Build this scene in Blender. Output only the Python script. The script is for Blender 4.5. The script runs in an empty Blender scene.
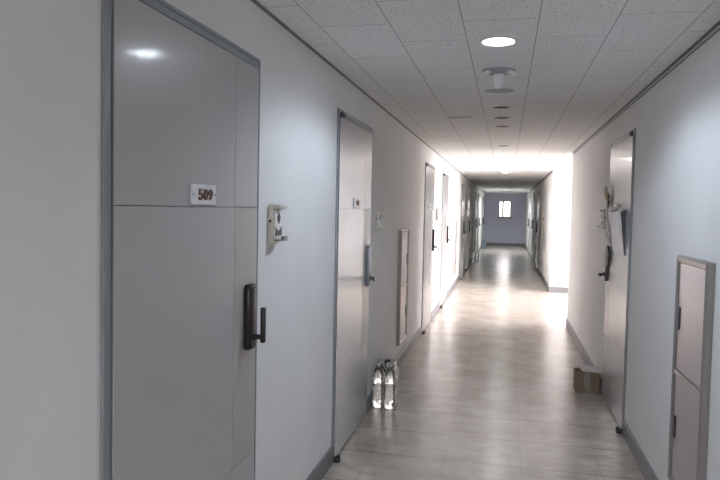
import bpy, bmesh, math, random
from mathutils import Vector, Matrix
random.seed(7)
S = bpy.context.scene
COL = S.collection
PI = math.pi

# ------------------------------------------------------------------ place
XL, XR, HC = -0.964, 0.8235, 2.280      # corridor: left wall, right wall, ceiling height
YB, YE = -4.0, 29.7                     # behind the viewer, end wall
NY0, NY1, NX = 9.09, 12.85, 3.1         # side hall on the right: from, to, its window wall
T = 0.12                                # wall thickness

# ------------------------------------------------------------------ materials
def mat(name, col, rough=0.5, metal=0.0, spec=0.5, **kw):
    m = bpy.data.materials.new(name); m.use_nodes = True
    b = m.node_tree.nodes['Principled BSDF']
    b.inputs['Base Color'].default_value = (*col, 1)
    b.inputs['Roughness'].default_value = rough
    b.inputs['Metallic'].default_value = metal
    b.inputs['Specular IOR Level'].default_value = spec
    for k, v in kw.items():
        b.inputs[k.replace('_', ' ')].default_value = v
    return m

def nd(m, t, **kw):
    n = m.node_tree.nodes.new(t)
    for k, v in kw.items(): setattr(n, k, v)
    return n
def ln(m, a, b): m.node_tree.links.new(a, b)
def bsdf(m): return m.node_tree.nodes['Principled BSDF']

def noise_bump(m, scale, strength, dist=0.002, detail=2.0, vec_scale=None):
    tc = nd(m, 'ShaderNodeTexCoord'); n = nd(m, 'ShaderNodeTexNoise')
    n.inputs['Scale'].default_value = scale; n.inputs['Detail'].default_value = detail
    src = tc.outputs['Object']
    if vec_scale:
        mp = nd(m, 'ShaderNodeMapping'); mp.inputs['Scale'].default_value = vec_scale
        ln(m, src, mp.inputs['Vector']); src = mp.outputs['Vector']
    ln(m, src, n.inputs['Vector'])
    b = nd(m, 'ShaderNodeBump'); b.inputs['Strength'].default_value = strength; b.inputs['Distance'].default_value = dist
    ln(m, n.outputs['Fac'], b.inputs['Height']); ln(m, b.outputs['Normal'], bsdf(m).inputs['Normal'])
    return n

def mottled(m, c1, c2, scale, detail=4.0, lo=0.35, hi=0.65):
    tc = nd(m, 'ShaderNodeTexCoord'); n = nd(m, 'ShaderNodeTexNoise')
    n.inputs['Scale'].default_value = scale; n.inputs['Detail'].default_value = detail
    ln(m, tc.outputs['Object'], n.inputs['Vector'])
    r = nd(m, 'ShaderNodeValToRGB')
    r.color_ramp.elements[0].position = lo; r.color_ramp.elements[0].color = (*c1, 1)
    r.color_ramp.elements[1].position = hi; r.color_ramp.elements[1].color = (*c2, 1)
    ln(m, n.outputs['Fac'], r.inputs['Fac']); ln(m, r.outputs['Color'], bsdf(m).inputs['Base Color'])

WALLC = (0.80, 0.80, 0.80)
M = {}
M['wall'] = mat('wallpaper', WALLC, 0.75, spec=0.25)
mottled(M['wall'], (0.785, 0.785, 0.78), (0.815, 0.815, 0.815), 3.0)
noise_bump(M['wall'], 160, 0.10, 0.001)
M['wall_end'] = mat('backlit_wallpaper', (0.62, 0.64, 0.77), 0.75, spec=0.2)  # same wallpaper, with its bluish backlit shade put into the colour
noise_bump(M['wall_end'], 160, 0.10, 0.001)
M['base'] = mat('baseboard_vinyl', (0.19, 0.19, 0.205), 0.45)
noise_bump(M['base'], 60, 0.05)
M['trim'] = mat('ceiling_trim', (0.22, 0.22, 0.23), 0.5)
noise_bump(M['trim'], 60, 0.05)
M['frame'] = mat('door_frame_paint', (0.27, 0.30, 0.325), 0.35)
noise_bump(M['frame'], 220, 0.05, 0.001)
M['leaf'] = mat('door_leaf_paint', (0.47, 0.47, 0.475), 0.26, spec=0.30, Coat_Weight=0.38, Coat_Roughness=0.105)
noise_bump(M['leaf'], 330, 0.26, 0.0012, 3.0)
M['leaf_gap'] = mat('door_groove', (0.23, 0.23, 0.235), 0.6)
noise_bump(M['leaf_gap'], 200, 0.05)
M['leaf_warm'] = mat('door_lock_panel_paint', (0.455, 0.44, 0.415), 0.30, spec=0.5)
noise_bump(M['leaf_warm'], 330, 0.14, 0.0012, 3.0)
M['dark'] = mat('dark_iron', (0.035, 0.035, 0.038), 0.45)
noise_bump(M['dark'], 90, 0.1)
M['black'] = mat('black_lock_gloss', (0.018, 0.016, 0.016), 0.25, spec=0.35)
noise_bump(M['black'], 30, 0.01)
M['brownlock'] = mat('brown_black_lock_face', (0.05, 0.042, 0.040), 0.3, spec=0.4)
noise_bump(M['brownlock'], 30, 0.01)
M['steel'] = mat('blue_grey_lock_metal', (0.27, 0.29, 0.33), 0.3, 0.6)
noise_bump(M['steel'], 40, 0.02)
M['greylock'] = mat('dark_grey_lock', (0.11, 0.11, 0.12), 0.3, 0.3)
noise_bump(M['greylock'], 40, 0.02)
M['chrome'] = mat('satin_chrome', (0.55, 0.55, 0.56), 0.25, 0.9)
noise_bump(M['chrome'], 40, 0.02)
M['plate'] = mat('white_number_plate', (0.78, 0.79, 0.84), 0.3)
mottled(M['plate'], (0.74, 0.75, 0.81), (0.82, 0.82, 0.85), 40)
M['numeral'] = mat('brown_numerals', (0.07, 0.035, 0.022), 0.35)
mottled(M['numeral'], (0.035, 0.018, 0.012), (0.17, 0.08, 0.04), 90)
M['cream'] = mat('cream_plastic', (0.66, 0.63, 0.56), 0.4)
noise_bump(M['cream'], 60, 0.02)
M['white'] = mat('white_plastic', (0.82, 0.82, 0.82), 0.35)
noise_bump(M['white'], 60, 0.02)
M['cab'] = mat('meter_cabinet_paint', (0.40, 0.355, 0.355), 0.28, 0.3)
noise_bump(M['cab'], 200, 0.05, 0.001)
M['cabframe'] = mat('meter_cabinet_frame', (0.36, 0.34, 0.33), 0.28, 0.5)
noise_bump(M['cabframe'], 200, 0.04, 0.001)
M['cardboard'] = mat('cardboard', (0.35, 0.25, 0.16), 0.8, spec=0.15)
mottled(M['cardboard'], (0.235, 0.18, 0.125), (0.285, 0.225, 0.16), 12)
M['cardwhite'] = mat('white_card_face', (0.66, 0.65, 0.63), 0.65, spec=0.2)
noise_bump(M['cardwhite'], 80, 0.03)
M['tape'] = mat('packing_tape', (0.36, 0.33, 0.28), 0.2)
noise_bump(M['tape'], 80, 0.05)
M['paper_y'] = mat('yellow_flyer_paper', (0.50, 0.45, 0.25), 0.6)
mottled(M['paper_y'], (0.22, 0.19, 0.10), (0.62, 0.56, 0.34), 28, 3, 0.40, 0.58)
M['paper_b'] = mat('beige_flyer_paper', (0.62, 0.56, 0.48), 0.6)
mottled(M['paper_b'], (0.22, 0.18, 0.15), (0.70, 0.64, 0.55), 22, 3, 0.36, 0.52)
M['paper_w'] = mat('white_flyer_paper', (0.72, 0.72, 0.72), 0.6)
mottled(M['paper_w'], (0.6, 0.6, 0.62), (0.76, 0.76, 0.76), 20)
M['paper_g'] = mat('yellow_green_leaflet', (0.46, 0.47, 0.24), 0.5)
mottled(M['paper_g'], (0.20, 0.23, 0.10), (0.68, 0.67, 0.42), 26, 3, 0.42, 0.56)
M['pouch'] = mat('blue_grey_pouch', (0.42, 0.46, 0.53), 0.4)
mottled(M['pouch'], (0.38, 0.42, 0.49), (0.50, 0.53, 0.58), 9)
M['pouchdark'] = mat('dark_gusset', (0.10, 0.10, 0.12), 0.6)
noise_bump(M['pouchdark'], 80, 0.05)
M['red'] = mat('red_brown_sticker', (0.42, 0.10, 0.07), 0.5)
mottled(M['red'], (0.36, 0.07, 0.05), (0.48, 0.14, 0.1), 30)
M['can'] = mat('downlight_reflector', (0.16, 0.14, 0.14), 0.75, spec=0.1)
noise_bump(M['can'], 60, 0.03)
M['rim'] = mat('fitting_rim', (0.82, 0.82, 0.82), 0.35)
noise_bump(M['rim'], 60, 0.02)
M['fitting'] = mat('flush_fitting_grey', (0.42, 0.42, 0.43), 0.6, spec=0.2)
noise_bump(M['fitting'], 60, 0.02)
M['winframe'] = mat('window_frame_metal', (0.36, 0.36, 0.38), 0.4)
noise_bump(M['winframe'], 60, 0.02)
M['cap'] = mat('bottle_cap_plastic', (0.75, 0.76, 0.78), 0.4)
noise_bump(M['cap'], 200, 0.05)

def emit(name, col, strength):
    m = mat(name, (0.8, 0.8, 0.8), 0.5)
    b = bsdf(m)
    b.inputs['Emission Color'].default_value = (*col, 1); b.inputs['Emission Strength'].default_value = strength
    noise_bump(m, 30, 0.01)
    return m
M['led'] = emit('led_diffuser_cool', (0.80, 0.90, 1.0), 60)
M['led_fill'] = emit('led_diffuser_fill', (0.96, 0.99, 1.0), 14)  # for the added fill light behind the viewer
M['led_far'] = emit('led_diffuser_far', (0.97, 1.0, 0.96), 90)

def clear(name, tint, alpha_gloss, rough):
    """thin clear sheet: mostly see-through, with a glossy skin"""
    m = bpy.data.materials.new(name); m.use_nodes = True
    nt = m.node_tree; nt.nodes.remove(nt.nodes['Principled BSDF'])
    out = nt.nodes['Material Output']
    t = nd(m, 'ShaderNodeBsdfTransparent'); t.inputs['Color'].default_value = (*tint, 1)
    g = nd(m, 'ShaderNodeBsdfGlossy'); g.inputs['Roughness'].default_value = rough
    f = nd(m, 'ShaderNodeFresnel'); f.inputs['IOR'].default_value = alpha_gloss
    n = nd(m, 'ShaderNodeTexNoise'); n.inputs['Scale'].default_value = 55
    tc = nd(m, 'ShaderNodeTexCoord'); ln(m, tc.outputs['Object'], n.inputs['Vector'])
    b = nd(m, 'ShaderNodeBump'); b.inputs['Strength'].default_value = 0.15; b.inputs['Distance'].default_value = 0.002
    ln(m, n.outputs['Fac'], b.inputs['Height']); ln(m, b.outputs['Normal'], g.inputs['Normal'])
    x = nd(m, 'ShaderNodeMixShader')
    ln(m, f.outputs['Fac'], x.inputs['Fac']); ln(m, t.outputs[0], x.inputs[1]); ln(m, g.outputs[0], x.inputs[2])
    ln(m, x.outputs[0], out.inputs['Surface'])
    return m
M['pane'] = clear('window_glass', (0.97, 0.98, 0.97), 1.35, 0.02)
M['film'] = clear('shrink_film', (0.985, 0.99, 0.99), 1.25, 0.10)
M['filmblue'] = clear('blue_shrink_film', (0.80, 0.88, 0.98), 1.3, 0.15)
M['clearplastic'] = clear('clear_plastic_tray', (0.88, 0.90, 0.93), 1.5, 0.08)
def bottle_material():
    """clear ribbed plastic full of water: see-through, with a rippled skin"""
    m = mat('filled_clear_bottle', (0.98, 0.985, 0.99), 0.03, Transmission_Weight=1.0, IOR=1.30)
    noise_bump(m, 26, 0.6, 0.012)
    return m
M['water'] = bottle_material()

def floor_material():
    m = mat('vinyl_tile_floor', (0.4, 0.37, 0.33), 0.2)
    b = bsdf(m); tc = nd(m, 'ShaderNodeTexCoord')
    # diagonal marbling
    mp = nd(m, 'ShaderNodeMapping'); mp.inputs['Rotation'].default_value = (0, 0, 0.95); mp.inputs['Scale'].default_value = (3.0, 8.0, 1)
    ln(m, tc.outputs['Object'], mp.inputs['Vector'])
    n = nd(m, 'ShaderNodeTexNoise'); n.inputs['Scale'].default_value = 1.6; n.inputs['Detail'].default_value = 6; n.inputs['Distortion'].default_value = 0.9
    ln(m, mp.outputs['Vector'], n.inputs['Vector'])
    r = nd(m, 'ShaderNodeValToRGB')
    r.color_ramp.elements[0].position = 0.30; r.color_ramp.elements[0].color = (0.45, 0.41, 0.365, 1)
    r.color_ramp.elements[1].position = 0.70; r.color_ramp.elements[1].color = (0.60, 0.56, 0.51, 1)
    ln(m, n.outputs['Fac'], r.inputs['Fac'])
    nb = nd(m, 'ShaderNodeTexNoise'); nb.inputs['Scale'].default_value = 3.2; nb.inputs['Detail'].default_value = 5; nb.inputs['Distortion'].default_value = 0.6
    ln(m, tc.outputs['Object'], nb.inputs['Vector'])
    rb = nd(m, 'ShaderNodeValToRGB')
    rb.color_ramp.elements[0].position = 0.35; rb.color_ramp.elements[0].color = (0.78, 0.75, 0.70, 1)
    rb.color_ramp.elements[1].position = 0.62; rb.color_ramp.elements[1].color = (1, 0.99, 0.985, 1)
    ln(m, nb.outputs['Fac'], rb.inputs['Fac'])
    mb = nd(m, 'ShaderNodeMix', data_type='RGBA', blend_type='MULTIPLY'); mb.inputs['Factor'].default_value = 1.0
    ln(m, r.outputs['Color'], mb.inputs['A']); ln(m, rb.outputs['Color'], mb.inputs['B'])
    # joints of the 45 cm tiles
    mp2 = nd(m, 'ShaderNodeMapping'); mp2.inputs['Location'].default_value = (-0.129, -4.385, 0)
    ln(m, tc.outputs['Object'], mp2.inputs['Vector'])
    br = nd(m, 'ShaderNodeTexBrick', offset=0.0, squash=1.0)
    for k, v in (('Scale', 1.0), ('Mortar Size', 0.003), ('Mortar Smooth', 0.3), ('Brick Width', 0.45), ('Row Height', 0.45), ('Bias', 0.0)):
        br.inputs[k].default_value = v
    br.inputs['Color1'].default_value = (1, 1, 1, 1); br.inputs['Color2'].default_value = (0.965, 0.965, 0.965, 1); br.inputs['Mortar'].default_value = (0.76, 0.74, 0.71, 1)
    ln(m, mp2.outputs['Vector'], br.inputs['Vector'])
    b2 = nd(m, 'ShaderNodeTexBrick', offset=0.0, squash=1.0)       # wider seams across the corridor
    for k, v in (('Scale', 1.0), ('Mortar Size', 0.007), ('Mortar Smooth', 0.4), ('Brick Width', 400.0), ('Row Height', 0.45), ('Bias', 0.0)):
        b2.inputs[k].default_value = v
    b2.inputs['Color1'].default_value = (1, 1, 1, 1); b2.inputs['Color2'].default_value = (0.98, 0.98, 0.98, 1); b2.inputs['Mortar'].default_value = (0.68, 0.66, 0.63, 1)
    mp3 = nd(m, 'ShaderNodeMapping'); mp3.inputs['Location'].default_value = (100.0, -4.385, 0)
    ln(m, tc.outputs['Object'], mp3.inputs['Vector']); ln(m, mp3.outputs['Vector'], b2.inputs['Vector'])
    ms = nd(m, 'ShaderNodeMix', data_type='RGBA', blend_type='MULTIPLY'); ms.inputs['Factor'].default_value = 1.0
    ln(m, mb.outputs['Result'], ms.inputs['A']); ln(m, b2.outputs['Color'], ms.inputs['B']); mb = ms
    mx = nd(m, 'ShaderNodeMix', data_type='RGBA', blend_type='MULTIPLY'); mx.inputs['Factor'].default_value = 1.0
    ln(m, mb.outputs['Result'], mx.inputs['A']); ln(m, br.outputs['Color'], mx.inputs['B'])
    ln(m, mx.outputs['Result'], b.inputs['Base Color'])
    n2 = nd(m, 'ShaderNodeTexNoise'); n2.inputs['Scale'].default_value = 14; n2.inputs['Detail'].default_value = 5
    ln(m, tc.outputs['Object'], n2.inputs['Vector'])
    mr = nd(m, 'ShaderNodeMapRange'); mr.inputs['To Min'].default_value = 0.16; mr.inputs['To Max'].default_value = 0.30
    ln(m, n2.outputs['Fac'], mr.inputs['Value']); ln(m, mr.outputs['Result'], b.inputs['Roughness'])
    n3 = nd(m, 'ShaderNodeTexNoise'); n3.inputs['Scale'].default_value = 9; n3.inputs['Detail'].default_value = 3
    ln(m, tc.outputs['Object'], n3.inputs['Vector'])
    bp = nd(m, 'ShaderNodeBump'); bp.inputs['Strength'].default_value = 0.16; bp.inputs['Distance'].default_value = 0.004
    ln(m, n3.outputs['Fac'], bp.inputs['Height']); ln(m, bp.outputs['Normal'], b.inputs['Normal'])
    return m
M['floor'] = floor_material()

def ceiling_material():
    m = mat('speckled_ceiling_tiles', (0.62, 0.62, 0.62), 0.9, spec=0.1)
    b = bsdf(m); tc = nd(m, 'ShaderNodeTexCoord')
    sx = nd(m, 'ShaderNodeSeparateXYZ'); cx = nd(m, 'ShaderNodeCombineXYZ')
    ln(m, tc.outputs['Object'], sx.inputs[0])
    ay = nd(m, 'ShaderNodeMath', operation='ADD'); ay.inputs[1].default_value = -2.790 + 61.0
    ax = nd(m, 'ShaderNodeMath', operation='ADD'); ax.inputs[1].default_value = -0.105 + 61.0
    ln(m, sx.outputs['Y'], ay.inputs[0]); ln(m, sx.outputs['X'], ax.inputs[0])
    ln(m, ay.outputs[0], cx.inputs['X']); ln(m, ax.outputs[0], cx.inputs['Y'])
    br = nd(m, 'ShaderNodeTexBrick', offset=0.5, offset_frequency=2, squash=1.0)
    for k, v in (('Scale', 1.0), ('Mortar Size', 0.0016), ('Mortar Smooth', 0.2), ('Brick Width', 0.61), ('Row Height', 0.305), ('Bias', 0.0)):
        br.inputs[k].default_value = v
    br.inputs['Color1'].default_value = (0.86, 0.86, 0.86, 1); br.inputs['Color2'].default_value = (0.84, 0.84, 0.84, 1); br.inputs['Mortar'].default_value = (0.20, 0.20, 0.20, 1)
    ln(m, cx.outputs[0], br.inputs['Vector'])
    n = nd(m, 'ShaderNodeTexNoise'); n.inputs['Scale'].default_value = 85; n.inputs['Detail'].default_value = 2.5; n.inputs['Roughness'].default_value = 0.6
    ln(m, tc.outputs['Object'], n.inputs['Vector'])
    r = nd(m, 'ShaderNodeValToRGB')
    r.color_ramp.elements[0].position = 0.33; r.color_ramp.elements[0].color = (0.62, 0.61, 0.60, 1)
    r.color_ramp.elements[1].position = 0.42; r.color_ramp.elements[1].color = (1, 1, 1, 1)
    ln(m, n.outputs['Fac'], r.inputs['Fac'])
    mx = nd(m, 'ShaderNodeMix', data_type='RGBA', blend_type='MULTIPLY'); mx.inputs['Factor'].default_value = 1.0
    ln(m, br.outputs['Color'], mx.inputs['A']); ln(m, r.outputs['Color'], mx.inputs['B'])
    ln(m, mx.outputs['Result'], b.inputs['Base Color'])
    return m
M['ceiling'] = ceiling_material()

# ------------------------------------------------------------------ mesh helpers
def mapper(origin=(0, 0, 0), side=1):
    """(out, along, up) -> world-relative; side=1 the wall faces +X, -1 it faces -X"""
    return lambda p: Vector((p[0] * side, p[1], p[2]))

class MB:
    def __init__(s, side=1):
        s.bm = bmesh.new(); s.side = side
    def v(s, p): return s.bm.verts.new((p[0] * s.side, p[1], p[2]))
    def box(s, a, b, bevel=0.0, seg=2):
        t = bmesh.new(); bmesh.ops.create_cube(t, size=1.0)
        for v in t.verts:
            v.co = Vector([(a[i] + b[i]) / 2 + v.co[i] * (b[i] - a[i]) for i in range(3)])
        if bevel: bmesh.ops.bevel(t, geom=t.edges[:], offset=bevel, segments=seg, profile=0.5, affect='EDGES')
        return s.merge(t)
    def merge(s, t):
        m = {}
        for v in t.verts: m[v] = s.v(v.co)
        for f in t.faces:
            try: s.bm.faces.new([m[v] for v in f.verts])
            except ValueError: pass
        t.free(); return s
    def prism(s, poly, axis, a, b, bevel=0.0):
        """poly: 2-D outline in the two other axes (in order), extruded along axis from a to b"""
        t = bmesh.new(); o = [i for i in range(3) if i != axis]
        def P(q, h):
            c = [0, 0, 0]; c[o[0]], c[o[1]] = q; c[axis] = h; return t.verts.new(c)
        A = [P(q, a) for q in poly]; B = [P(q, b) for q in poly]; n = len(poly)
        t.faces.new(A); t.faces.new(B[::-1])
        for i in range(n): t.faces.new((A[i], B[i], B[(i + 1) % n], A[(i + 1) % n]))
        if bevel: bmesh.ops.bevel(t, geom=t.edges[:], offset=bevel, segments=2, profile=0.5, affect='EDGES')
        return s.merge(t)
    def lathe(s, prof, c=(0, 0, 0), seg=32, axis=2, shape=None):
        """prof: (radius, height) rows, closed top and bottom"""
        t = bmesh.new(); rings = []
        o = [i for i in range(3) if i != axis]
        for r, h in prof:
            R = []
            for k in range(seg):
                a = 2 * PI * k / seg; q = [0, 0, 0]
                rr = r * (shape(a, h) if shape else 1)
                q[o[0]] = c[o[0]] + rr * math.cos(a); q[o[1]] = c[o[1]] + rr * math.sin(a); q[axis] = c[axis] + h
                R.append(t.verts.new(q))
            rings.append(R)
        for A, B in zip(rings, rings[1:]):
            for k in range(seg): t.faces.new((A[k], A[(k + 1) % seg], B[(k + 1) % seg], B[k]))
        t.faces.new(rings[0][::-1]); t.faces.new(rings[-1])
        return s.merge(t)
    def ring(s, prof, c, seg=32):
        """a closed ring of profile (radius, height) about a vertical axis"""
        t = bmesh.new(); rings = []
        for r, h in prof:
            rings.append([t.verts.new((c[0] + r * math.cos(2 * PI * k / seg), c[1] + r * math.sin(2 * PI * k / seg), c[2] + h)) for k in range(seg)])
        n = len(prof)
        for i in range(n):
            A, B = rings[i], rings[(i + 1) % n]
            for k in range(seg): t.faces.new((A[k], A[(k + 1) % seg], B[(k + 1) % seg], B[k]))
        return s.merge(t)
    def tube(s, pts, r, seg=10):
        pts = [Vector(p) for p in pts]; t = bmesh.new(); rings = []
        for i, p in enumerate(pts):
            d = (pts[min(i + 1, len(pts) - 1)] - pts[max(i - 1, 0)]).normalized()
            u = d.cross(Vector((0, 0, 1)));
            if u.length < 0.05: u = d.cross(Vector((0, 1, 0)))
            u.normalize(); w = d.cross(u)
            rr = r[i] if isinstance(r, (list, tuple)) else r
            rings.append([t.verts.new(p + rr * (u * math.cos(2 * PI * k / seg) + w * math.sin(2 * PI * k / seg))) for k in range(seg)])
        for A, B in zip(rings, rings[1:]):
            for k in range(seg): t.faces.new((A[k], A[(k + 1) % seg], B[(k + 1) % seg], B[k]))
        t.faces.new(rings[0][::-1]); t.faces.new(rings[-1])
        return s.merge(t)
    def sheet(s, fn, nu, nv, thick):
        """thin folded sheet: fn(u,v) -> point; given real thickness along its normal"""
        t = bmesh.new()
        P = [[Vector(fn(i / nu, j / nv)) for j in range(nv + 1)] for i in range(nu + 1)]
        def nrm(i, j):
            a = P[min(i + 1, nu)][j] - P[max(i - 1, 0)][j]; b = P[i][min(j + 1, nv)] - P[i][max(j - 1, 0)]
            return a.cross(b).normalized()
        A = [[t.verts.new(P[i][j] + nrm(i, j) * thick / 2) for j in range(nv + 1)] for i in range(nu + 1)]
        B = [[t.verts.new(P[i][j] - nrm(i, j) * thick / 2) for j in range(nv + 1)] for i in range(nu + 1)]
        for i in range(nu):
            for j in range(nv):
                t.faces.new((A[i][j], A[i + 1][j], A[i + 1][j + 1], A[i][j + 1])); t.faces.new((B[i][j], B[i][j + 1], B[i + 1][j + 1], B[i + 1][j]))
        for i in range(nu):
            t.faces.new((A[i][0], B[i][0], B[i + 1][0], A[i + 1][0])); t.faces.new((A[i][nv], A[i + 1][nv], B[i + 1][nv], B[i][nv]))
        for j in range(nv):
            t.faces.new((A[0][j], A[0][j + 1], B[0][j + 1], B[0][j])); t.faces.new((A[nu][j], B[nu][j], B[nu][j + 1], A[nu][j + 1]))
        return s.merge(t)
    def build(s, name, m, parent=None, smooth=False):
        bmesh.ops.recalc_face_normals(s.bm, faces=s.bm.faces[:])
        me = bpy.data.meshes.new(name); s.bm.to_mesh(me); s.bm.free()
        me.materials.append(m)
        if smooth:
            me.polygons.foreach_set('use_smooth', [True] * len(me.polygons))
            try: me.set_sharp_from_angle(angle=math.radians(40))
            except Exception: pass
        o = bpy.data.objects.new(name, me); COL.objects.link(o)
        if parent: o.parent = parent
        return o

def tag(o, label=None, cat=None, group=None, kind=None):
    if label: o['label'] = label
    if cat: o['category'] = cat
    if group: o['group'] = group
    if kind: o['kind'] = kind
    return o
def empty(name, loc, label=None, cat=None, group=None, kind=None):
    o = bpy.data.objects.new(name, None); COL.objects.link(o); o.location = loc; o.empty_display_size = 0.1
    return tag(o, label, cat, group, kind)
def copy_tree(o, parent=None):
    c = o.copy(); COL.objects.link(c)
    if parent: c.parent = parent
    for ch in list(o.children): copy_tree(ch, c)
    return c

# ------------------------------------------------------------------ the shell
def struct(o, label=None, cat=None): return tag(o, label, cat, kind='structure')
DH = 2.07                         # door opening with its frame
def door_width(y): return 0.985 if abs(y - 3.7) < 0.01 else 1.03
LD = [1.437, 3.700, 7.885, 10.085, 14.45, 16.70, 20.95, 23.15, 27.30]   # doors on the left wall
RD = [4.714, 17.60, 20.90, 24.20]                                        # doors on the right wall

fl = MB(); fl.box((XL - T, YB - T, -0.1), (XR + T, YE + T, 0)); fl.box((XR + T, NY0 - T, -0.1), (NX + T, NY1 + T, 0))
struct(fl.build('floor', M['floor']))
ce = MB(); ce.box((XL - T, YB - T, HC), (XR + T, YE + T, HC + 0.1)); ce.box((XR + T, NY0 - T, HC), (NX + T, NY1 + T, HC + 0.1))
ceiling = struct(ce.build('ceiling', M['ceiling']))
MB().box((-0.505, 5.610, HC - 0.005), (-0.30, 5.618, HC - 0.0002)).build('tile_gap', M['trim'], ceiling)

def wall_with_doors(name, x0, x1, runs, doors, m):
    b = MB()
    for ya, yb in runs:
        y = ya
        for d in sorted(doors):
            if ya <= d < yb:
                b.box((x0, y, 0), (x1, d, HC)); b.box((x0, d, DH), (x1, d + door_width(d), HC)); y = d + door_width(d)
        b.box((x0, y, 0), (x1, yb, HC))
    return struct(b.build(name, m))
wall_with_doors('wall_left', XL - T, XL, [(YB - T, YE + T)], LD, M['wall'])
wall_with_doors('wall_right', XR, XR + T, [(YB - T, NY0), (NY1, YE + T)], RD, M['wall'])
b = MB(); b.box((XR + T, NY0 - T, 0), (NX + T, NY0, HC)); struct(b.build('wall_hall_near', M['wall']))
b = MB(); b.box((XR + T, NY1, 0), (NX + T, NY1 + T, HC)); struct(b.build('wall_hall_far', M['wall']))
BW = (-0.42, 0.28, 0.95, 1.85)               # unseen window added behind the viewer for ambient daylight
# end wall round its window
EW = (-0.330, 0.175, 1.240, 1.945)
def wall_hole_y(b, x0, x1, y0, y1, w):
    b.box((x0, y0, 0), (w[0], y1, HC)); b.box((w[1], y0, 0), (x1, y1, HC))
    b.box((w[0], y0, 0), (w[1], y1, w[2])); b.box((w[0], y0, w[3]), (w[1], y1, HC))
b = MB(); wall_hole_y(b, XL, XR, YE, YE + T, EW); struct(b.build('wall_end', M['wall_end']))
b = MB(); wall_hole_y(b, XL, XR, YB - T, YB, BW); struct(b.build('wall_back', M['wall']))
# window wall of the side hall
HW = (9.35, 12.62, 0.75, 2.15)
b = MB()
b.box((NX, NY0, 0), (NX + T, HW[0], HC)); b.box((NX, HW[1], 0), (NX + T, NY1, HC))
b.box((NX, HW[0], 0), (NX + T, HW[1], HW[2])); b.box((NX, HW[0], HW[3]), (NX + T, HW[1], HC))
struct(b.build('wall_hall_window', M['wall']))

# windows
w1 = empty('window_1', ((EW[0] + EW[1]) / 2, YE, EW[2]), 'small bright two pane window in the end wall', 'window', kind='structure')
w1o = Vector(w1.location)
def rel(o, p): return Vector(p) - Vector(o)
b = MB(); o = w1o
f = 0.028
def bx(b, o, a, c, bev=0): b.box(tuple(rel(o, a)), tuple(rel(o, c)), bev)
bx(b, o, (EW[0], YE + 0.04, EW[2]), (EW[0] + f, YE + 0.10, EW[3])); bx(b, o, (EW[1] - f, YE + 0.04, EW[2]), (EW[1], YE + 0.10, EW[3]))
bx(b, o, (EW[0] + f, YE + 0.04, EW[2]), (EW[1] - f, YE + 0.10, EW[2] + f)); bx(b, o, (EW[0] + f, YE + 0.04, EW[3] - f), (EW[1] - f, YE + 0.10, EW[3]))
wf = b.build('window_frame', M['winframe'], w1)
b = MB(); bx(b, o, (-0.195, YE + 0.035, EW[2] + f), (-0.125, YE + 0.085, EW[3] - f), 0.004); b.build('mullion', M['winframe'], wf)
b = MB(); bx(b, o, (EW[0] + f, YE + 0.066, EW[2] + f), (-0.195, YE + 0.071, EW[3] - f)); b.build('pane', M['pane'], w1)
b = MB(); bx(b, o, (-0.125, YE + 0.066, EW[2] + f), (EW[1] - f, YE + 0.071, EW[3] - f)); b.build('pane', M['pane'], w1)
b = MB(); bx(b, o, (EW[0] - 0.07, YE - 0.03, EW[2] - 0.05), (EW[1] + 0.07, YE - 0.0005, EW[2] - 0.002), 0.005); b.build('sill', M['winframe'], w1)

w2 = empty('window_2', (NX, (HW[0] + HW[1]) / 2, HW[2]), 'large window of the side hall', 'window', kind='structure'); o = Vector(w2.location)
b = MB(); f = 0.05; n = 3; step = (HW[1] - HW[0]) / n
bx(b, o, (NX + 0.03, HW[0], HW[2]), (NX + 0.1, HW[1], HW[2] + f)); bx(b, o, (NX + 0.03, HW[0], HW[3] - f), (NX + 0.1, HW[1], HW[3]))
for k in range(n + 1):
    yc = min(max(HW[0] + k * step, HW[0] + f / 2), HW[1] - f / 2)
    bx(b, o, (NX + 0.03, yc - f / 2, HW[2] + f), (NX + 0.1, yc + f / 2, HW[3] - f))
b.build('window_frame', M['winframe'], w2)
for k in range(n):
    b = MB(); bx(b, o, (NX + 0.06, HW[0] + k * step + f, HW[2] + f), (NX + 0.066, HW[0] + (k + 1) * step - f, HW[3] - f)); b.build('pane', M['pane'], w2)

w3 = empty('fill_window', ((BW[0] + BW[1]) / 2, YB, BW[2]), 'added unseen window behind the viewer for fill daylight', 'window', kind='structure'); o = Vector(w3.location)
b = MB(); f = 0.05
bx(b, o, (BW[0], YB - 0.1, BW[2]), (BW[1], YB - 0.03, BW[2] + f)); bx(b, o, (BW[0], YB - 0.1, BW[3] - f), (BW[1], YB - 0.03, BW[3]))
xm = (BW[0] + BW[1]) / 2
for xa in (BW[0], xm - f / 2, BW[1] - f): bx(b, o, (xa, YB - 0.1, BW[2] + f), (xa + f, YB - 0.03, BW[3] - f))
b.build('window_frame', M['winframe'], w3)
for xa, xb in ((BW[0] + f, xm - f / 2), (xm + f / 2, BW[1] - f)):
    b = MB(); bx(b, o, (xa, YB - 0.066, BW[2] + f), (xb, YB - 0.06, BW[3] - f)); b.build('pane', M['pane'], w3)

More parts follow.
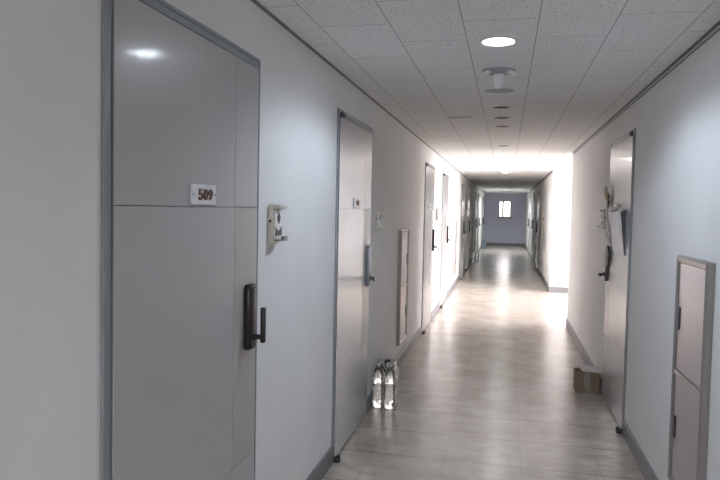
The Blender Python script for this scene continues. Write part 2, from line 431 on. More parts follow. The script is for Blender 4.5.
# baseboards and ceiling trims
def runs_between(y0, y1, doors):
    out = []; y = y0
    for d in sorted(doors):
        if y0 <= d < y1: out.append((y, d)); y = d + door_width(d)
    out.append((y, y1)); return out
BH = 0.105
def base_profile(b, x, s, ya, yb):
    b.prism([(x + s * 0.0004, 0.0), (x + s * 0.012, 0.0), (x + s * 0.012, BH - 0.008), (x + s * 0.007, BH), (x + s * 0.0004, BH)], 1, ya, yb)
b = MB()
for r in runs_between(YB, YE, LD): base_profile(b, XL, 1, *r)
struct(b.build('baseboard_left', M['base']))
b = MB()
for r in runs_between(YB, NY0, RD) + runs_between(NY1, YE, RD): base_profile(b, XR, -1, *r)
struct(b.build('baseboard_right', M['base']))
b = MB(); b.box((XL + 0.013, YE - 0.012, 0), (XR - 0.013, YE - 0.0004, BH), 0.002); struct(b.build('baseboard_end', M['base']))
b = MB(); b.box((XR - 0.012, NY1 - 0.012, 0), (NX, NY1 - 0.0004, BH), 0.002); struct(b.build('baseboard_hall_far', M['base']))
b = MB(); b.box((XR - 0.012, NY0 + 0.0004, 0), (NX, NY0 + 0.012, BH), 0.002); struct(b.build('baseboard_hall_near', M['base']))
def trim(b, x, s, ya, yb):
    b.box((min(x, x + s * 0.014), ya, HC - 0.004), (max(x, x + s * 0.014), yb, HC - 0.0003))
    b.box((min(x, x + s * 0.003), ya, HC - 0.007), (max(x, x + s * 0.003), yb, HC - 0.004))
    if s < 0: b.box((x - 0.006, ya, HC - 0.028), (x, yb, HC - 0.022))
b = MB(); trim(b, XL + 0.0004, 1, YB, YE); struct(b.build('trim_1', M['trim']))
b = MB(); trim(b, XR - 0.0004, -1, YB, NY0); trim(b, XR - 0.0004, -1, NY1, YE); struct(b.build('trim_2', M['trim']))

# ------------------------------------------------------------------ doors
def numerals(parent, text, side, n0, u0, u1, z0, z1):
    """raised numerals, each its own sub-part, read from the corridor"""
    w = (u1 - u0) / len(text)
    for i, ch in enumerate(text):
        c = bpy.data.curves.new('numeral', 'FONT'); c.body = ch; c.extrude = 0.5; c.offset = 0.02; c.resolution_u = 3
        t = bpy.data.objects.new('tmp', c); COL.objects.link(t)
        dg = bpy.context.evaluated_depsgraph_get(); me = bpy.data.meshes.new_from_object(t.evaluated_get(dg))
        bpy.data.objects.remove(t)
        xs = [v.co.x for v in me.vertices]; ys = [v.co.y for v in me.vertices]; zs = [v.co.z for v in me.vertices]
        for v in me.vertices:
            fx = (v.co.x - min(xs)) / (max(xs) - min(xs)); fy = (v.co.y - min(ys)) / (max(ys) - min(ys)); fz = (v.co.z - min(zs)) / (max(zs) - min(zs))
            uu = u0 + (i + 0.08 + 0.84 * fx) * w
            v.co = Vector(((n0 + 0.004 * fz) * side, uu, z0 + fy * (z1 - z0)))
        me.materials.clear(); me.materials.append(M['numeral'])
        o = bpy.data.objects.new('numeral', me); COL.objects.link(o); o.parent = parent

N = 0.010           # how far the leaf stands proud of the wall
def make_door(idx, side, y0, label, lock='lever', lockmat='black', number=None, plate_u=(0.41, 0.58)):
    DW = door_width(y0)
    x = XL if side > 0 else XR
    d = empty('door_%d' % idx, (x, y0, 0), label, 'door', kind='structure')
    # frame: jambs, head, stops behind the leaf, threshold
    J, J2, HD = 0.038, 0.018, 0.034
    b = MB(side)
    b.box((-T, 0.001, 0.0005), (0.004, J, DH - 0.001), 0.002); b.box((-T, DW - J2, 0.0005), (0.004, DW - 0.001, DH - 0.001), 0.002)
    b.box((-T, J, DH - HD), (0.004, DW - J2, DH - 0.001), 0.002)
    b.box((-T, J, 0.0005), (-0.03, J + 0.03, DH - HD)); b.box((-T, DW - J2 - 0.03, 0.0005), (-0.03, DW - J2, DH - HD))
    b.box((-T, J + 0.03, DH - HD - 0.03), (-0.03, DW - J2 - 0.03, DH - HD)); b.box((-T, J + 0.03, 0.0005), (-0.03, DW - J2 - 0.03, 0.02))
    # casing line round the opening, standing a little off the wall
    b.box((0.0005, -0.001, 0.0), (0.008, 0.012, DH + 0.003), 0.002); b.box((0.0005, DW - 0.008, 0.0), (0.008, DW + 0.001, DH + 0.003), 0.002)
    b.box((0.0005, 0.012, DH - 0.010), (0.008, DW - 0.008, DH + 0.003), 0.002)
    b.build('frame', M['frame'], d)
    # leaf: core and six panels parted by fine grooves
    u0, u1, z0, z1 = J + 0.003, DW - J2 - 0.002, 0.010, DH - HD - 0.005
    b = MB(side); b.box((-0.028, J + 0.002, z0), (N - 0.004, DW - J2 - 0.001, z1))
    leaf = b.build('leaf', M['leaf_gap'], d)
    us = [u0, DW - 0.240, u1]; zs = [z0, 0.531, 1.495, z1]; g = 0.0012
    for i in range(2):
        for j in range(3):
            lockp = (i == 1 and j == 1)
            b = MB(side)
            b.box((N - 0.004, us[i] + (g if i else 0), zs[j] + (g if j else 0)), (N, us[i + 1] - (g if i == 0 else 0), zs[j + 1] - (g if j < 2 else 0)), 0.0008, 1)
            b.build('lock_panel' if lockp else 'panel', M['leaf_warm' if lockp else 'leaf'], leaf)
    # pivots at the hinge side
    b = MB(side); b.box((0.011, 0.008, 0.002), (0.046, 0.040, 0.032), 0.006); b.lathe([(0.013, 0), (0.013, 0.036), (0.009, 0.04)], (0.036, 0.030, 0.002), 14); b.build('pivot_hinge', M['dark'], d, True)
    b = MB(side); b.box((N + 0.0015, 0.020, z1 - 0.008), (0.030, 0.085, z1 + 0.020), 0.003); b.build('pivot_hinge', M['dark'], d)
    # number plate
    p0, p1 = plate_u
    b = MB(side); b.box((N, p0, 1.502), (N + 0.007, p1, 1.566), 0.0015); pl = b.build('number_plate', M['plate'], d)
    for u in (p0 + 0.012, p1 - 0.010):
        b = MB(side); b.lathe([(0.0042, 0), (0.0042, 0.002), (0.002, 0.003)], (N + 0.007, u, 1.534), 12, 0); b.build('screw', M['chrome'], pl, True)
    if number: numerals(pl, number, side, N + 0.007, p0 + 0.042, p1 - 0.028, 1.516, 1.552)
    else:
        for k in range(3):
            b = MB(side); uu = p0 + 0.055 + k * 0.026; b.box((N + 0.007, uu, 1.518), (N + 0.011, uu + 0.017, 1.551), 0.002); b.build('numeral', M['numeral'], pl)
    # lock and handle
    lu = DW - 0.112
    if lock == 'pull':
        zb, zt = 0.955, 1.205
        b = MB(side); b.prism([(lu - 0.036, zb + 0.012), (lu - 0.028, zb), (lu + 0.028, zb), (lu + 0.036, zb + 0.012), (lu + 0.036, zt - 0.014), (lu + 0.026, zt), (lu - 0.026, zt), (lu - 0.036, zt - 0.014)], 0, N, N + 0.024, 0.005)
        lk = b.build('lock_body', M['black'], d, True)
        b = MB(side); b.box((N + 0.0242, lu - 0.027, zb + 0.02), (N + 0.028, lu + 0.027, zt - 0.012), 0.0035); b.build('face_plate', M['brownlock'], lk, True)
        b = MB(side); b.tube([(N + 0.028, lu - 0.004, 1.003), (N + 0.050, lu - 0.004, 1.005), (N + 0.064, lu - 0.002, 1.005)], [0.013, 0.009, 0.011]); 
        b.box((N + 0.056, lu - 0.012, 0.982), (N + 0.074, lu + 0.012, 1.118), 0.006); b.build('handle', M['black'], lk, True)
    else:
        zb, zt = 0.955, 1.240
        b = MB(side); b.prism([(lu - 0.034, zb + 0.010), (lu - 0.026, zb), (lu + 0.026, zb), (lu + 0.034, zb + 0.010), (lu + 0.034, zt - 0.012), (lu + 0.024, zt), (lu - 0.024, zt), (lu - 0.034, zt - 0.012)], 0, N, N + 0.026, 0.005)
        lk = b.build('lock_body', M[lockmat], d, True)
        hm = M['dark'] if lockmat != 'steel' else M['greylock']
        b = MB(side); b.lathe([(0.020, 0), (0.020, 0.006), (0.012, 0.009)], (N + 0.026, lu, 1.008), 16, 0)
        b.tube([(N + 0.030, lu, 1.008), (N + 0.055, lu, 1.008), (N + 0.068, lu - 0.008, 1.008), (N + 0.072, lu - 0.03, 1.008), (N + 0.070, lu - 0.105, 1.006)], [0.010, 0.010, 0.011, 0.011, 0.009]); b.build('handle', hm, lk, True)
    return d

make_door(1, 1, LD[0], 'grey entrance door with number plate 509 and upright black pull handle', 'pull', number='509', plate_u=(0.442, 0.616))
make_door(2, 1, LD[1], 'grey door beside the row of water bottles on the left wall', 'lever', 'steel')
make_door(3, 1, LD[2], 'grey door just past the first slim meter cabinet', 'lever', 'black')
make_door(4, 1, LD[3], 'grey door on the sunlit stretch of white wall', 'lever', 'black')
ords = ['fifth', 'sixth', 'seventh', 'eighth', 'ninth']
for k, y in enumerate(LD[4:]): make_door(5 + k, 1, y, 'grey door, %s along the left corridor wall' % ords[k], 'lever', 'black')
make_door(10, -1, RD[0], 'grey door hung with flyers beside the cardboard box', 'lever', 'greylock', plate_u=(0.50, 0.66))
for k, y in enumerate(RD[1:]): make_door(11 + k, -1, y, 'grey door, %s beyond the bright side hall' % ['first', 'second', 'third'][k], 'lever', 'black', plate_u=(0.46, 0.62))

# ------------------------------------------------------------------ soap dispensers on the walls
def make_dispenser(side, y, zc, label, detailed=True):
    x = XL if side > 0 else XR
    d = empty('wall_dispenser', (x, y, zc), label, 'dispenser', 'white dispensers on the walls beside the doors')
    b = MB(side)   # back plate
    b.prism([(-0.046, -0.085), (0.046, -0.085), (0.050, -0.078), (0.050, 0.070), (0.042, 0.082), (-0.042, 0.082), (-0.050, 0.070), (-0.050, -0.078)], 0, 0.0005, 0.024, 0.004)
    b.build('back_plate', M['cream'], d, True)
    b = MB(side)   # hood over the top, curving outward
    b.prism([(0.0245, 0.078), (0.048, 0.076), (0.056, 0.070), (0.056, 0.064), (0.0245, 0.060)], 1, -0.044, 0.046, 0.003)
    b.build('hood', M['cream'], d, True)
    b = MB(side)   # cover
    b.prism([(-0.040, -0.066), (0.040, -0.066), (0.043, -0.062), (0.043, 0.0575), (-0.043, 0.0575), (-0.043, -0.062)], 0, 0.0245, 0.030, 0.002)
    cv = b.build('cover', M['white'], d, True)
    b = MB(side)   # dark window strip: chevron at the foot of the cover
    for k in (-1, 1):
        b.prism([(0.0, -0.052), (k * 0.040, -0.052), (k * 0.040, -0.012), (0.0, -0.034)], 0, 0.0301, 0.0312)
    b.build('level_window', M['black'], cv)
    b = MB(side)   # lens-shaped button
    poly = [(0.0, -0.002), (0.014, 0.014), (0.016, 0.022), (0.014, 0.030), (0.0, 0.046), (-0.014, 0.030), (-0.016, 0.022), (-0.014, 0.014)]
    b.prism(poly, 0, 0.0301, 0.0335, 0.001); b.build('button', M['dark'], cv)
    b = MB(side)   # clear drip tray on two arms
    b.box((0.0245, -0.040, -0.073), (0.060, 0.040, -0.0675), 0.002); b.box((0.056, -0.040, -0.0673), (0.060, 0.040, -0.052), 0.001)
    b.build('drip_tray', M['clearplastic'], d)
    b = MB(side); b.lathe([(0.006, 0), (0.006, 0.0008), (0.003, 0.001)], (0.012, -0.0515, 0.01), 10, 1); b.build('side_screw', M['dark'], d)
    return d
make_dispenser(1, 2.640, 1.430, 'cream and white dispenser beside the door numbered 509')
make_dispenser(1, 4.920, 1.418, 'white dispenser between the second door and the slim meter cabinet')
make_dispenser(1, 9.270, 1.432, 'white dispenser on the bright wall between the third and fourth doors')
make_dispenser(1, 11.48, 1.380, 'white dispenser on the bright wall past the fourth door')
make_dispenser(1, 15.72, 1.43, 'white dispenser past the fifth door on the left wall')
make_dispenser(1, 17.95, 1.43, 'white dispenser past the sixth door on the left wall')
make_dispenser(-1, 5.945, 1.452, 'white dispenser just past the door hung with flyers')
dd = make_dispenser(-1, 15.45, 1.48, 'white dispenser with red sticker beyond the bright side hall')
b = MB(-1); b.box((0.0005, -0.045, -0.16), (0.02, 0.045, -0.09), 0.003); b.build('red_sticker_pad', M['red'], dd)

# ------------------------------------------------------------------ meter cabinets in the walls
def make_cabinet(side, y0, y1, label, z0=0.235, z1=1.310):
    x = XL if side > 0 else XR
    w = y1 - y0
    d = empty('meter_cabinet', (x, y0, z0), label, 'cabinet', 'slim metal meter cabinets set into the walls')
    h = z1 - z0; f = 0.030; zs = 0.515
    b = MB(side)
    out = 0.034
    # mitred picture frame with sloping faces
    for (a0, a1) in (((0, 0), (w, 0)), ((w, 0), (w, h)), ((w, h), (0, h)), ((0, h), (0, 0))):
        t = bmesh.new(); cx, cz = w / 2, h / 2
        def inn(p): return (f if p[0] == 0 else w - f, f if p[1] == 0 else h - f)
        def mid(p, k): q = inn(p); return (p[0] + (q[0] - p[0]) * k, p[1] + (q[1] - p[1]) * k)
        prof = [(lambda p: p, 0.0005), (lambda p: p, out * 0.75), (lambda p: mid(p, 0.30), out), (inn, out * 0.80), (inn, 0.0005)]
        A = [t.verts.new((n, *fn(a0))) for fn, n in prof]; B = [t.verts.new((n, *fn(a1))) for fn, n in prof]
        k = len(prof)
        for i in range(k): t.faces.new((A[i], B[i], B[(i + 1) % k], A[(i + 1) % k]))
        t.faces.new(A); t.faces.new(B[::-1]); b.merge(t)
    b.box((0.0005, f, zs + 0.001), (out * 0.86, w - f, zs + 0.027), 0.002)
    b.box((0.0005, f, f), (0.006, w - f, zs)); b.box((0.0005, f, zs + 0.028), (0.006, w - f, h - f))
    b.build('frame', M['cabframe'], d)
    for za, zb, hz in ((f, zs, 0.275), (zs + 0.028, h - f, 0.785)):
        b = MB(side); b.box((0.0065, f + 0.002, za + 0.002), (out * 0.70, w - f - 0.002, zb - 0.002), 0.002); dr = b.build('door', M['cab'], d)
        b = MB(side); u = w - f - 0.035
        b.box((out * 0.70, u - 0.011, hz - 0.052), (out * 0.70 + 0.006, u + 0.011, hz + 0.052), 0.0025)
        hd = b.build('handle', M['dark'], dr)
    return d
make_cabinet(-1, 2.885, 3.365, 'pinkish grey meter cabinet on the wall nearest the viewer, door hung with flyers beyond it')
make_cabinet(1, 6.005, 6.470, 'slim metal meter cabinet between the second and third doors')
make_cabinet(1, 12.50, 12.96, 'slim meter cabinet on the brightest stretch of wall past the fourth door')
make_cabinet(1, 19.00, 19.46, 'slim meter cabinet in the dim stretch past the sixth door')
make_cabinet(-1, 15.75, 16.22, 'slim meter cabinet beyond the bright side hall')

# ------------------------------------------------------------------ ceiling fittings
CX = -0.060
def downlight(y, label, lit=None, r=0.085, group='round recessed ceiling downlights'):
    d = empty('downlight', (CX, y, HC), label, 'ceiling light', group)
    b = MB(); b.ring([(r, -0.0003), (r, -0.004), (r * 0.95, -0.007), (r * 0.84, -0.006), (r * 0.80, -0.0003)], (0, 0, 0), 40); b.build('trim_ring', M['rim'], d, True)
    b = MB(); b.lathe([(r * 0.795, -0.0003), (r * 0.795, -0.0022), (r * 0.5, -0.0025)], (0, 0, 0), 40)
    b.build('diffuser' if lit else 'reflector', M[lit] if lit else M['can'], d, True)
    return d
downlight(3.136, 'lit cool white downlight nearest the viewer', 'led', 0.087)
downlight(5.105, 'unlit downlight first past the wide round ceiling fitting')
downlight(5.673, 'unlit downlight second past the wide round ceiling fitting')
downlight(6.236, 'unlit downlight third past the wide round ceiling fitting')
downlight(8.076, 'unlit downlight just before the ceiling brightens by the side hall')
downlight(9.964, 'faintly lit downlight on the bright ceiling beside the side hall', 'led_far')
downlight(13.506, 'faintly lit downlight just past the bright ceiling', 'led_far')
downlight(24.9, 'faintly lit downlight farthest along, near the end wall', 'led_far')
downlight(-1.6, 'added unseen fill downlight behind the viewer', 'led_fill', 0.087)  # out of view, added to brighten the near corridor

s = empty('sensor_lamp', (CX - 0.005, 3.79, HC), 'pale round ceiling fitting with a hanging white bulb', 'ceiling fitting')
b = MB(); b.lathe([(0.093, -0.0003), (0.093, -0.006), (0.080, -0.014), (0.045, -0.020), (0.030, -0.022)], (0, 0, 0), 40); b.build('base', M['fitting'], s, True)
for k in (-1, 1):
    b = MB(); pts = [(0.082 * math.cos(a), 0.082 * math.sin(a), -0.020) for a in [(-0.5 + i / 8) * 1.0 + (-0.45 if k > 0 else PI + 0.45) for i in range(9)]]
    b.tube(pts, 0.012); b.build('white_lug', M['white'], s, True)
b = MB(); b.lathe([(0.030, -0.0222), (0.030, -0.034), (0.029, -0.050), (0.027, -0.070), (0.024, -0.088), (0.017, -0.098), (0.006, -0.101)], (0, 0, 0), 28); b.build('bulb', M['white'], s, True)

s = empty('ceiling_disc', (CX - 0.005, 4.395, HC), 'wide round flush ceiling fitting behind the hanging white bulb', 'ceiling fitting')
b = MB(); b.ring([(0.120, -0.0003), (0.120, -0.006), (0.114, -0.010), (0.104, -0.008), (0.101, -0.0003)], (0, 0, 0), 48); b.build('rim', M['rim'], s, True)
b = MB(); b.lathe([(0.1005, -0.0003), (0.1005, -0.003), (0.06, -0.004), (0.02, -0.0045)], (0, 0, 0), 48); b.build('cover', M['fitting'], s, True)

s = empty('sprinkler', (CX, 17.3, HC), 'small pale fitting hanging from the far dim ceiling', 'ceiling fitting')
b = MB(); b.lathe([(0.05, -0.0003), (0.05, -0.008), (0.02, -0.014)], (0, 0, 0), 24); b.build('base', M['white'], s, True)
b = MB(); b.lathe([(0.018, -0.0142), (0.022, -0.05), (0.020, -0.09), (0.008, -0.10)], (0, 0, 0), 20); b.build('bulb', M['white'], s, True)
s = empty('smoke_detector', (CX, 11.75, HC), 'small white smoke detector on the bright ceiling', 'ceiling fitting')
b = MB(); b.lathe([(0.05, -0.0003), (0.05, -0.016), (0.034, -0.030), (0.02, -0.032)], (0, 0, 0), 24); b.build('base', M['white'], s, True)
b = MB(); b.lathe([(0.015, -0.0322), (0.015, -0.040), (0.01, -0.044)], (0, 0, 0), 16); b.build('sensor', M['rim'], s, True)

# ------------------------------------------------------------------ water bottles
def bottle_meshes():
    R = 0.0425
    prof = [(0.022, 0.004), (0.034, 0.0), (0.040, 0.006), (R, 0.018), (R, 0.060), (0.0405, 0.066), (R, 0.072), (R, 0.110), (0.0405, 0.116), (R, 0.122), (R, 0.158),
            (0.0375, 0.168), (0.0355, 0.176), (0.0375, 0.184), (R, 0.194), (R, 0.222), (0.0410, 0.240), (0.0355, 0.262), (0.0265, 0.282), (0.0170, 0.296), (0.0145, 0.302), (0.0145, 0.308), (0.0175, 0.310), (0.0175, 0.3125), (0.0140, 0.314), (0.0140, 0.318)]
    def shape(a, h):
        return 1 - 0.05 * (0.5 + 0.5 * math.cos(10 * a)) * (1 if h < 0.05 else 0)
    return prof, shape
prof, shp = bottle_meshes()
pb = empty('water_bottle', (0, 0, 0))
b = MB(); b.lathe(prof, (0, 0, 0), 40, 2, shp); b.build('body', M['water'], pb, True)
b = MB(); b.lathe([(0.0165, 0.3185), (0.0165, 0.331), (0.0150, 0.334)], (0, 0, 0), 24, 2, lambda a, h: 1 - 0.03 * (math.cos(24 * a) > 0)); b.build('cap', M['cap'], pb)
used = [False]
def bottle(x, y, label, group, rot):
    o = pb if not used[0] else copy_tree(pb)
    used[0] = True
    o.location = (x, y, 0.0012); o.rotation_euler = (0, 0, rot)
    tag(o, label, 'bottle', group)
    return o
def film_pack(x0, y0, nx, ny, step, R, mname, label, group, handle=True):
    """heat-shrunk wrap that follows the bottles' shoulders, with a carrying strap"""
    xc, yc = x0 + (nx - 1) * step / 2, y0 + (ny - 1) * step / 2
    o = empty('shrink_wrap', (xc, yc, 0), label, 'plastic wrap', group)
    hx, hy = (nx - 1) * step / 2, (ny - 1) * step / 2
    def rr(r, ins, z, n=10):
        out = []
        for cx, cy, a0 in ((hx, hy, 0), (-hx, hy, PI / 2), (-hx, -hy, PI), (hx, -hy, 1.5 * PI)):
            for i in range(n):
                a = a0 + PI / 2 * i / (n - 1); out.append((cx * ins + r * math.cos(a), cy * ins + r * math.sin(a), z))
        return out
    b = MB(); t = bmesh.new()
    levels = [(R + .002, 1, 0.012), (R + .003, 1, 0.06), (R + .002, 1, 0.12), (R + .001, 1, 0.176), (R + .003, 1, 0.225), (R - .004, 1, 0.262), (R - .013, 0.98, 0.296), (R - .021, 0.985, 0.322), (R - .023, .97, 0.339)]
    rings = [[t.verts.new(p) for p in rr(*l)] for l in levels]; n = len(rings[0])
    for A, B in zip(rings, rings[1:]):
        for k in range(n): t.faces.new((A[k], A[(k + 1) % n], B[(k + 1) % n], B[k]))
    t.faces.new(rings[-1]); b.merge(t)
    b.build('wrap', M[mname], o, True)
    if handle:
        b = MB()
        def strap(u, v):
            a = u * PI
            return ((v - 0.5) * 0.026, -math.cos(a) * (hy + R + 0.006), 0.225 + 0.120 * math.sin(a) ** 0.6)
        b.sheet(strap, 24, 2, 0.0012); b.build('carry_strap', M['film'], o, True)
    return o
def row_labels(prefix, nx, ny, where):
    r = ['front', 'middle', 'rear'] if ny == 3 else ['front', 'rear']
    c = ['wall side', 'corridor side']
    return [[('clear water bottle, %s row on the %s, %s' % (r[j], c[i], where)) for j in range(ny)] for i in range(nx)]
stp = 0.0875
bx0, by0 = -0.9055, 4.855
L = row_labels('', 2, 3, 'wrapped pack past the second door')
for i in range(2):
    for j in range(3): bottle(bx0 + i * stp, by0 + j * stp, L[i][j], 'wrapped water bottles past the second door', 0.7 * i + 1.3 * j)
film_pack(bx0, by0, 2, 3, stp, 0.0425, 'film', 'clear shrink wrap with strap around the near water bottles', None)
bx1, by1 = -0.89, 19.68
L = row_labels('', 2, 2, 'far pack in the dim stretch')
for i in range(2):
    for j in range(2): bottle(bx1 + i * stp, by1 + j * stp, L[i][j], 'far water bottles in the dim stretch', 0.5 * i + j)
film_pack(bx1, by1, 2, 2, stp, 0.0425, 'film', 'clear shrink wrap around the far water bottles', None, False)
bx2, by2 = -0.89, 26.7
L = row_labels('', 2, 3, 'bluish pack near the end wall')
for i in range(2):
    for j in range(3): bottle(bx2 + i * stp, by2 + j * stp, L[i][j], 'bluish wrapped bottles near the end wall', 0.4 * i + j)
film_pack(bx2, by2, 2, 3, stp, 0.0425, 'filmblue', 'bluish shrink wrap around bottles near the end wall', None)

# ------------------------------------------------------------------ cardboard box by the right wall
bx_ = empty('cardboard_box', (0.605, 5.765, 0), 'small brown cardboard box with a white open flap', 'box')
W, D, Hh, th = 0.195, 0.150, 0.166, 0.003
b = MB()
b.box((0, 0, 0.0005), (W, D, 0.0035)); b.box((0, 0, 0.0035), (W, th, Hh)); b.box((0, D - th, 0.0035), (W, D, Hh)); b.box((0, th, 0.0035), (th, D - th, Hh)); b.box((W - th, th, 0.0035), (W, D - th, Hh))
b.build('body', M['cardboard'], bx_)
b = MB()   # white flap leaning over the top, far edge propped up
b.sheet(lambda u, v: (0.055 + u * (W - 0.050) - 0.025 * v * (1 - u), 0.002 + v * (D * 0.8), Hh + 0.006 - 0.004 * u + 0.034 * v - 0.014 * u * v), 8, 6, 0.003)
b.build('flap', M['cardwhite'], bx_)
b = MB(); b.sheet(lambda u, v: (W + 0.0012 - 0.002 * v, 0.004 + u * (D - 0.01), Hh + 0.001 + 0.033 * v * u), 5, 3, 0.0026); b.build('side_flap', M['cardboard'], bx_)
b = MB(); b.box((0.084, -0.0010, 0.004), (0.118, -0.0002, Hh), 0); b.build('tape', M['tape'], bx_)
b = MB(); b.box((0.0755, -0.0016, 0.05), (0.078, -0.0002, Hh - 0.002)); b.build('tape_edge', M['cardwhite'], bx_)

# ------------------------------------------------------------------ things hung on the flyer door (right wall)
def R(u, n, z): return (XR - N - n, RD[0] + u, z)       # u along the door from its near edge, n out of the leaf
o = empty('document_pouch', R(0.15, 0, 1.21), 'blue grey document pouch hanging open on the flyer door', 'pouch')
pw, ph = 0.50, 0.315
def Q(u, n, z): return (-n, u, z)
b = MB(); b.box(Q(pw, 0.004, 0.0), Q(0, 0.0008, ph + 0.012)); b.build('back_sheet', M['pouch'], o)
b = MB(); b.sheet(lambda u, v: Q(u * pw, 0.010 + 0.034 * v + 0.003 * math.sin(u * 9) * v, v * (ph - 0.012)), 14, 6, 0.002); b.build('front_sheet', M['pouch'], o)
for uu in (0.004, pw - 0.004):
    b = MB(); t = [Q(0, 0.004, 0.0), Q(0, 0.009, 0.0), Q(0, 0.042, ph - 0.014), Q(0, 0.004, ph)]
    b.prism([(p[0], p[2]) for p in t], 1, uu - 0.001, uu + 0.001); b.build('gusset', M['pouchdark'], o)
def flyer(name, u, n, z0, z1, w, m, label, amp=0.006, tilt=0.0, group='flyers stuck on the door beside the cardboard box', curl=0.02, cat='flyer'):
    b = MB()
    h = z1 - z0; ph_ = random.random() * 6
    def fn(a, c):
        return (-(amp * (1 + math.sin(a * 5 + ph_) + 0.6 * math.sin(c * 7 + a * 3)) + curl * c * c), (a - 0.5) * w + tilt * (c - .5), c * h)
    b.sheet(fn, 10, 12, 0.0012)
    o = b.build(name, m, None, True); o.location = R(u, n, z0); tag(o, label, cat, group); return o
flyer('flyer', 0.945, 0.006, 1.545, 1.715, 0.125, M['paper_y'], 'crumpled yellowish flyer stuck highest at the door edge', 0.009, 0.02)
flyer('flyer', 0.890, 0.006, 1.36, 1.54, 0.15, M['paper_b'], 'beige flyer below the crumpled yellowish one at the door edge', 0.006, -0.02)
flyer('flyer', 0.890, 0.006, 1.250, 1.355, 0.13, M['paper_w'], 'white flyer just above the door lock', 0.004, 0.01)
flyer('leaflet', 0.835, 0.012, 1.085, 1.240, 0.100, M['paper_g'], 'yellow green leaflet hanging over the door lock', 0.006, 0.0, curl=0.012)
# slips in the pouch mouth
for (u, w, h, m, lab) in ((0.30, 0.075, 0.055, 'paper_w', 'white paper slip sticking out of the document pouch'), (0.12, 0.07, 0.045, 'paper_b', 'beige paper slip sticking out of the document pouch')):
    b = MB(); b.sheet(lambda a, c: (-(0.009 + 0.012 * c + 0.003 * math.sin(a * 4)), (a - .5) * w, c * (0.16 + h)), 6, 8, 0.0012)
    s = b.build('paper_slip', M[m], None, True); s.location = (XR - N, RD[0] + 0.15 + u, 1.21 + ph - 0.16); tag(s, lab, 'paper')

# ------------------------------------------------------------------ light
w = bpy.data.worlds.new('daylight'); S.world = w; w.use_nodes = True
nt = w.node_tree; bg = nt.nodes['Background']
tcw = nt.nodes.new('ShaderNodeTexCoord'); sp = nt.nodes.new('ShaderNodeSeparateXYZ'); rp = nt.nodes.new('ShaderNodeValToRGB')
nt.links.new(tcw.outputs['Generated'], sp.inputs[0]); nt.links.new(sp.outputs['Z'], rp.inputs['Fac'])
rp.color_ramp.elements[0].position = 0.0; rp.color_ramp.elements[0].color = (0.34, 0.31, 0.32, 1)
rp.color_ramp.elements[1].position = 0.12; rp.color_ramp.elements[1].color = (1.0, 0.905, 0.945, 1)
nt.links.new(rp.outputs['Color'], bg.inputs['Color'])
# the sky is brightest on the side hall's side and dimmer towards the two ends of the corridor
mx1 = nt.nodes.new('ShaderNodeMapRange'); mx1.inputs['From Min'].default_value = 0.05; mx1.inputs['From Max'].default_value = 0.6
mx1.inputs['To Min'].default_value = 10.0; mx1.inputs['To Max'].default_value = 48.0
nt.links.new(sp.outputs['X'], mx1.inputs['Value'])
my1 = nt.nodes.new('ShaderNodeMapRange'); my1.inputs['From Min'].default_value = 0.0; my1.inputs['From Max'].default_value = -0.7
my1.inputs['To Min'].default_value = 0.0; my1.inputs['To Max'].default_value = 30.0
nt.links.new(sp.outputs['Y'], my1.inputs['Value'])
ad = nt.nodes.new('ShaderNodeMath'); ad.operation = 'ADD'
nt.links.new(mx1.outputs['Result'], ad.inputs[0]); nt.links.new(my1.outputs['Result'], ad.inputs[1])
nt.links.new(ad.outputs[0], bg.inputs['Strength'])

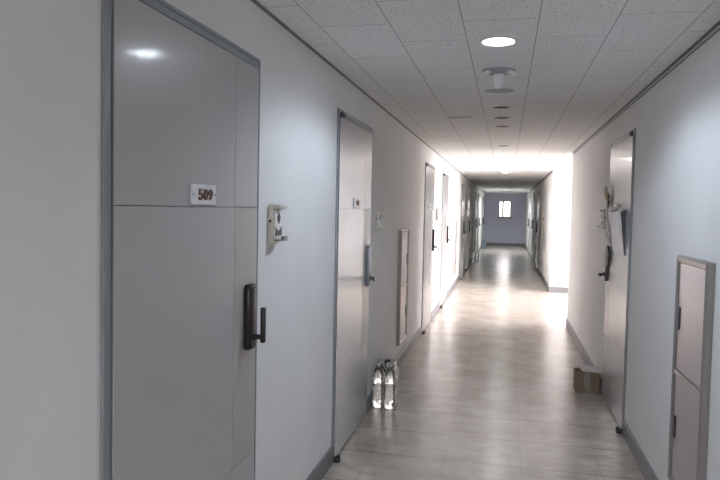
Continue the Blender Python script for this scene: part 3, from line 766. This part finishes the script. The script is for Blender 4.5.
def portal(name, loc, rot, sx, sy):
    l = bpy.data.lights.new(name, 'AREA'); l.shape = 'RECTANGLE'; l.size = sx; l.size_y = sy; l.cycles.is_portal = True
    o = bpy.data.objects.new(name, l); COL.objects.link(o); o.location = loc; o.rotation_euler = rot
portal('hall_window_portal', (NX + T + 0.02, (HW[0] + HW[1]) / 2, (HW[2] + HW[3]) / 2), (0, PI / 2, 0), HW[3] - HW[2], HW[1] - HW[0])
portal('end_window_portal', ((EW[0] + EW[1]) / 2, YE + T + 0.02, (EW[2] + EW[3]) / 2), (-PI / 2, 0, 0), EW[1] - EW[0], EW[3] - EW[2])

portal('fill_window_portal', ((BW[0] + BW[1]) / 2, YB - T - 0.02, (BW[2] + BW[3]) / 2), (PI / 2, 0, 0), BW[1] - BW[0], BW[3] - BW[2])
def lamp(name, y, col, watt):
    l = bpy.data.lights.new(name, 'SPOT'); l.energy = watt; l.color = col; l.shadow_soft_size = 0.065; l.spot_size = math.radians(158); l.spot_blend = 0.35
    o = bpy.data.objects.new(name, l); COL.objects.link(o); o.location = (CX, y, HC - 0.02)
lamp('downlight_lamp', 3.136, (0.73, 0.84, 1.0), 35)
lamp('downlight_lamp', -1.6, (0.90, 0.95, 1.0), 72)  # fill added behind the viewer for the near walls and ceiling
lamp('downlight_lamp', 13.506, (0.96, 1.0, 0.97), 10)
lamp('downlight_lamp', 24.9, (0.93, 1.0, 0.98), 170)
S.cycles.max_bounces = 16; S.cycles.diffuse_bounces = 10; S.cycles.glossy_bounces = 6; S.cycles.transmission_bounces = 12; S.cycles.transparent_max_bounces = 24
S.cycles.caustics_reflective = False; S.cycles.caustics_refractive = True

# ------------------------------------------------------------------ camera
f_px, yaw, pit, rol = 661.40, 0.2170051, 0.0478200, 0.0202319
cy, sy = math.cos(yaw), math.sin(yaw)
F = Vector((-sy * math.cos(pit), cy * math.cos(pit), -math.sin(pit))); Rv = Vector((cy, sy, 0)); U = Rv.cross(F)
c, s_ = math.cos(rol), math.sin(rol)
R2 = c * Rv + s_ * U; U2 = -s_ * Rv + c * U
cam = bpy.data.cameras.new('camera'); co = bpy.data.objects.new('camera', cam); COL.objects.link(co)
cam.sensor_width = 36; cam.lens = f_px / 720 * 36; cam.clip_start = 0.02
m3 = Matrix((R2, U2, -F)).transposed(); co.matrix_world = Matrix.Translation((0, 0, 1.5)) @ m3.to_4x4()
S.camera = co

vs = S.view_settings
S.display_settings.display_device = 'sRGB'; vs.view_transform = 'Standard'; vs.look = 'None'; vs.gamma = 1.0; vs.exposure = 0.09; vs.use_curve_mapping = False
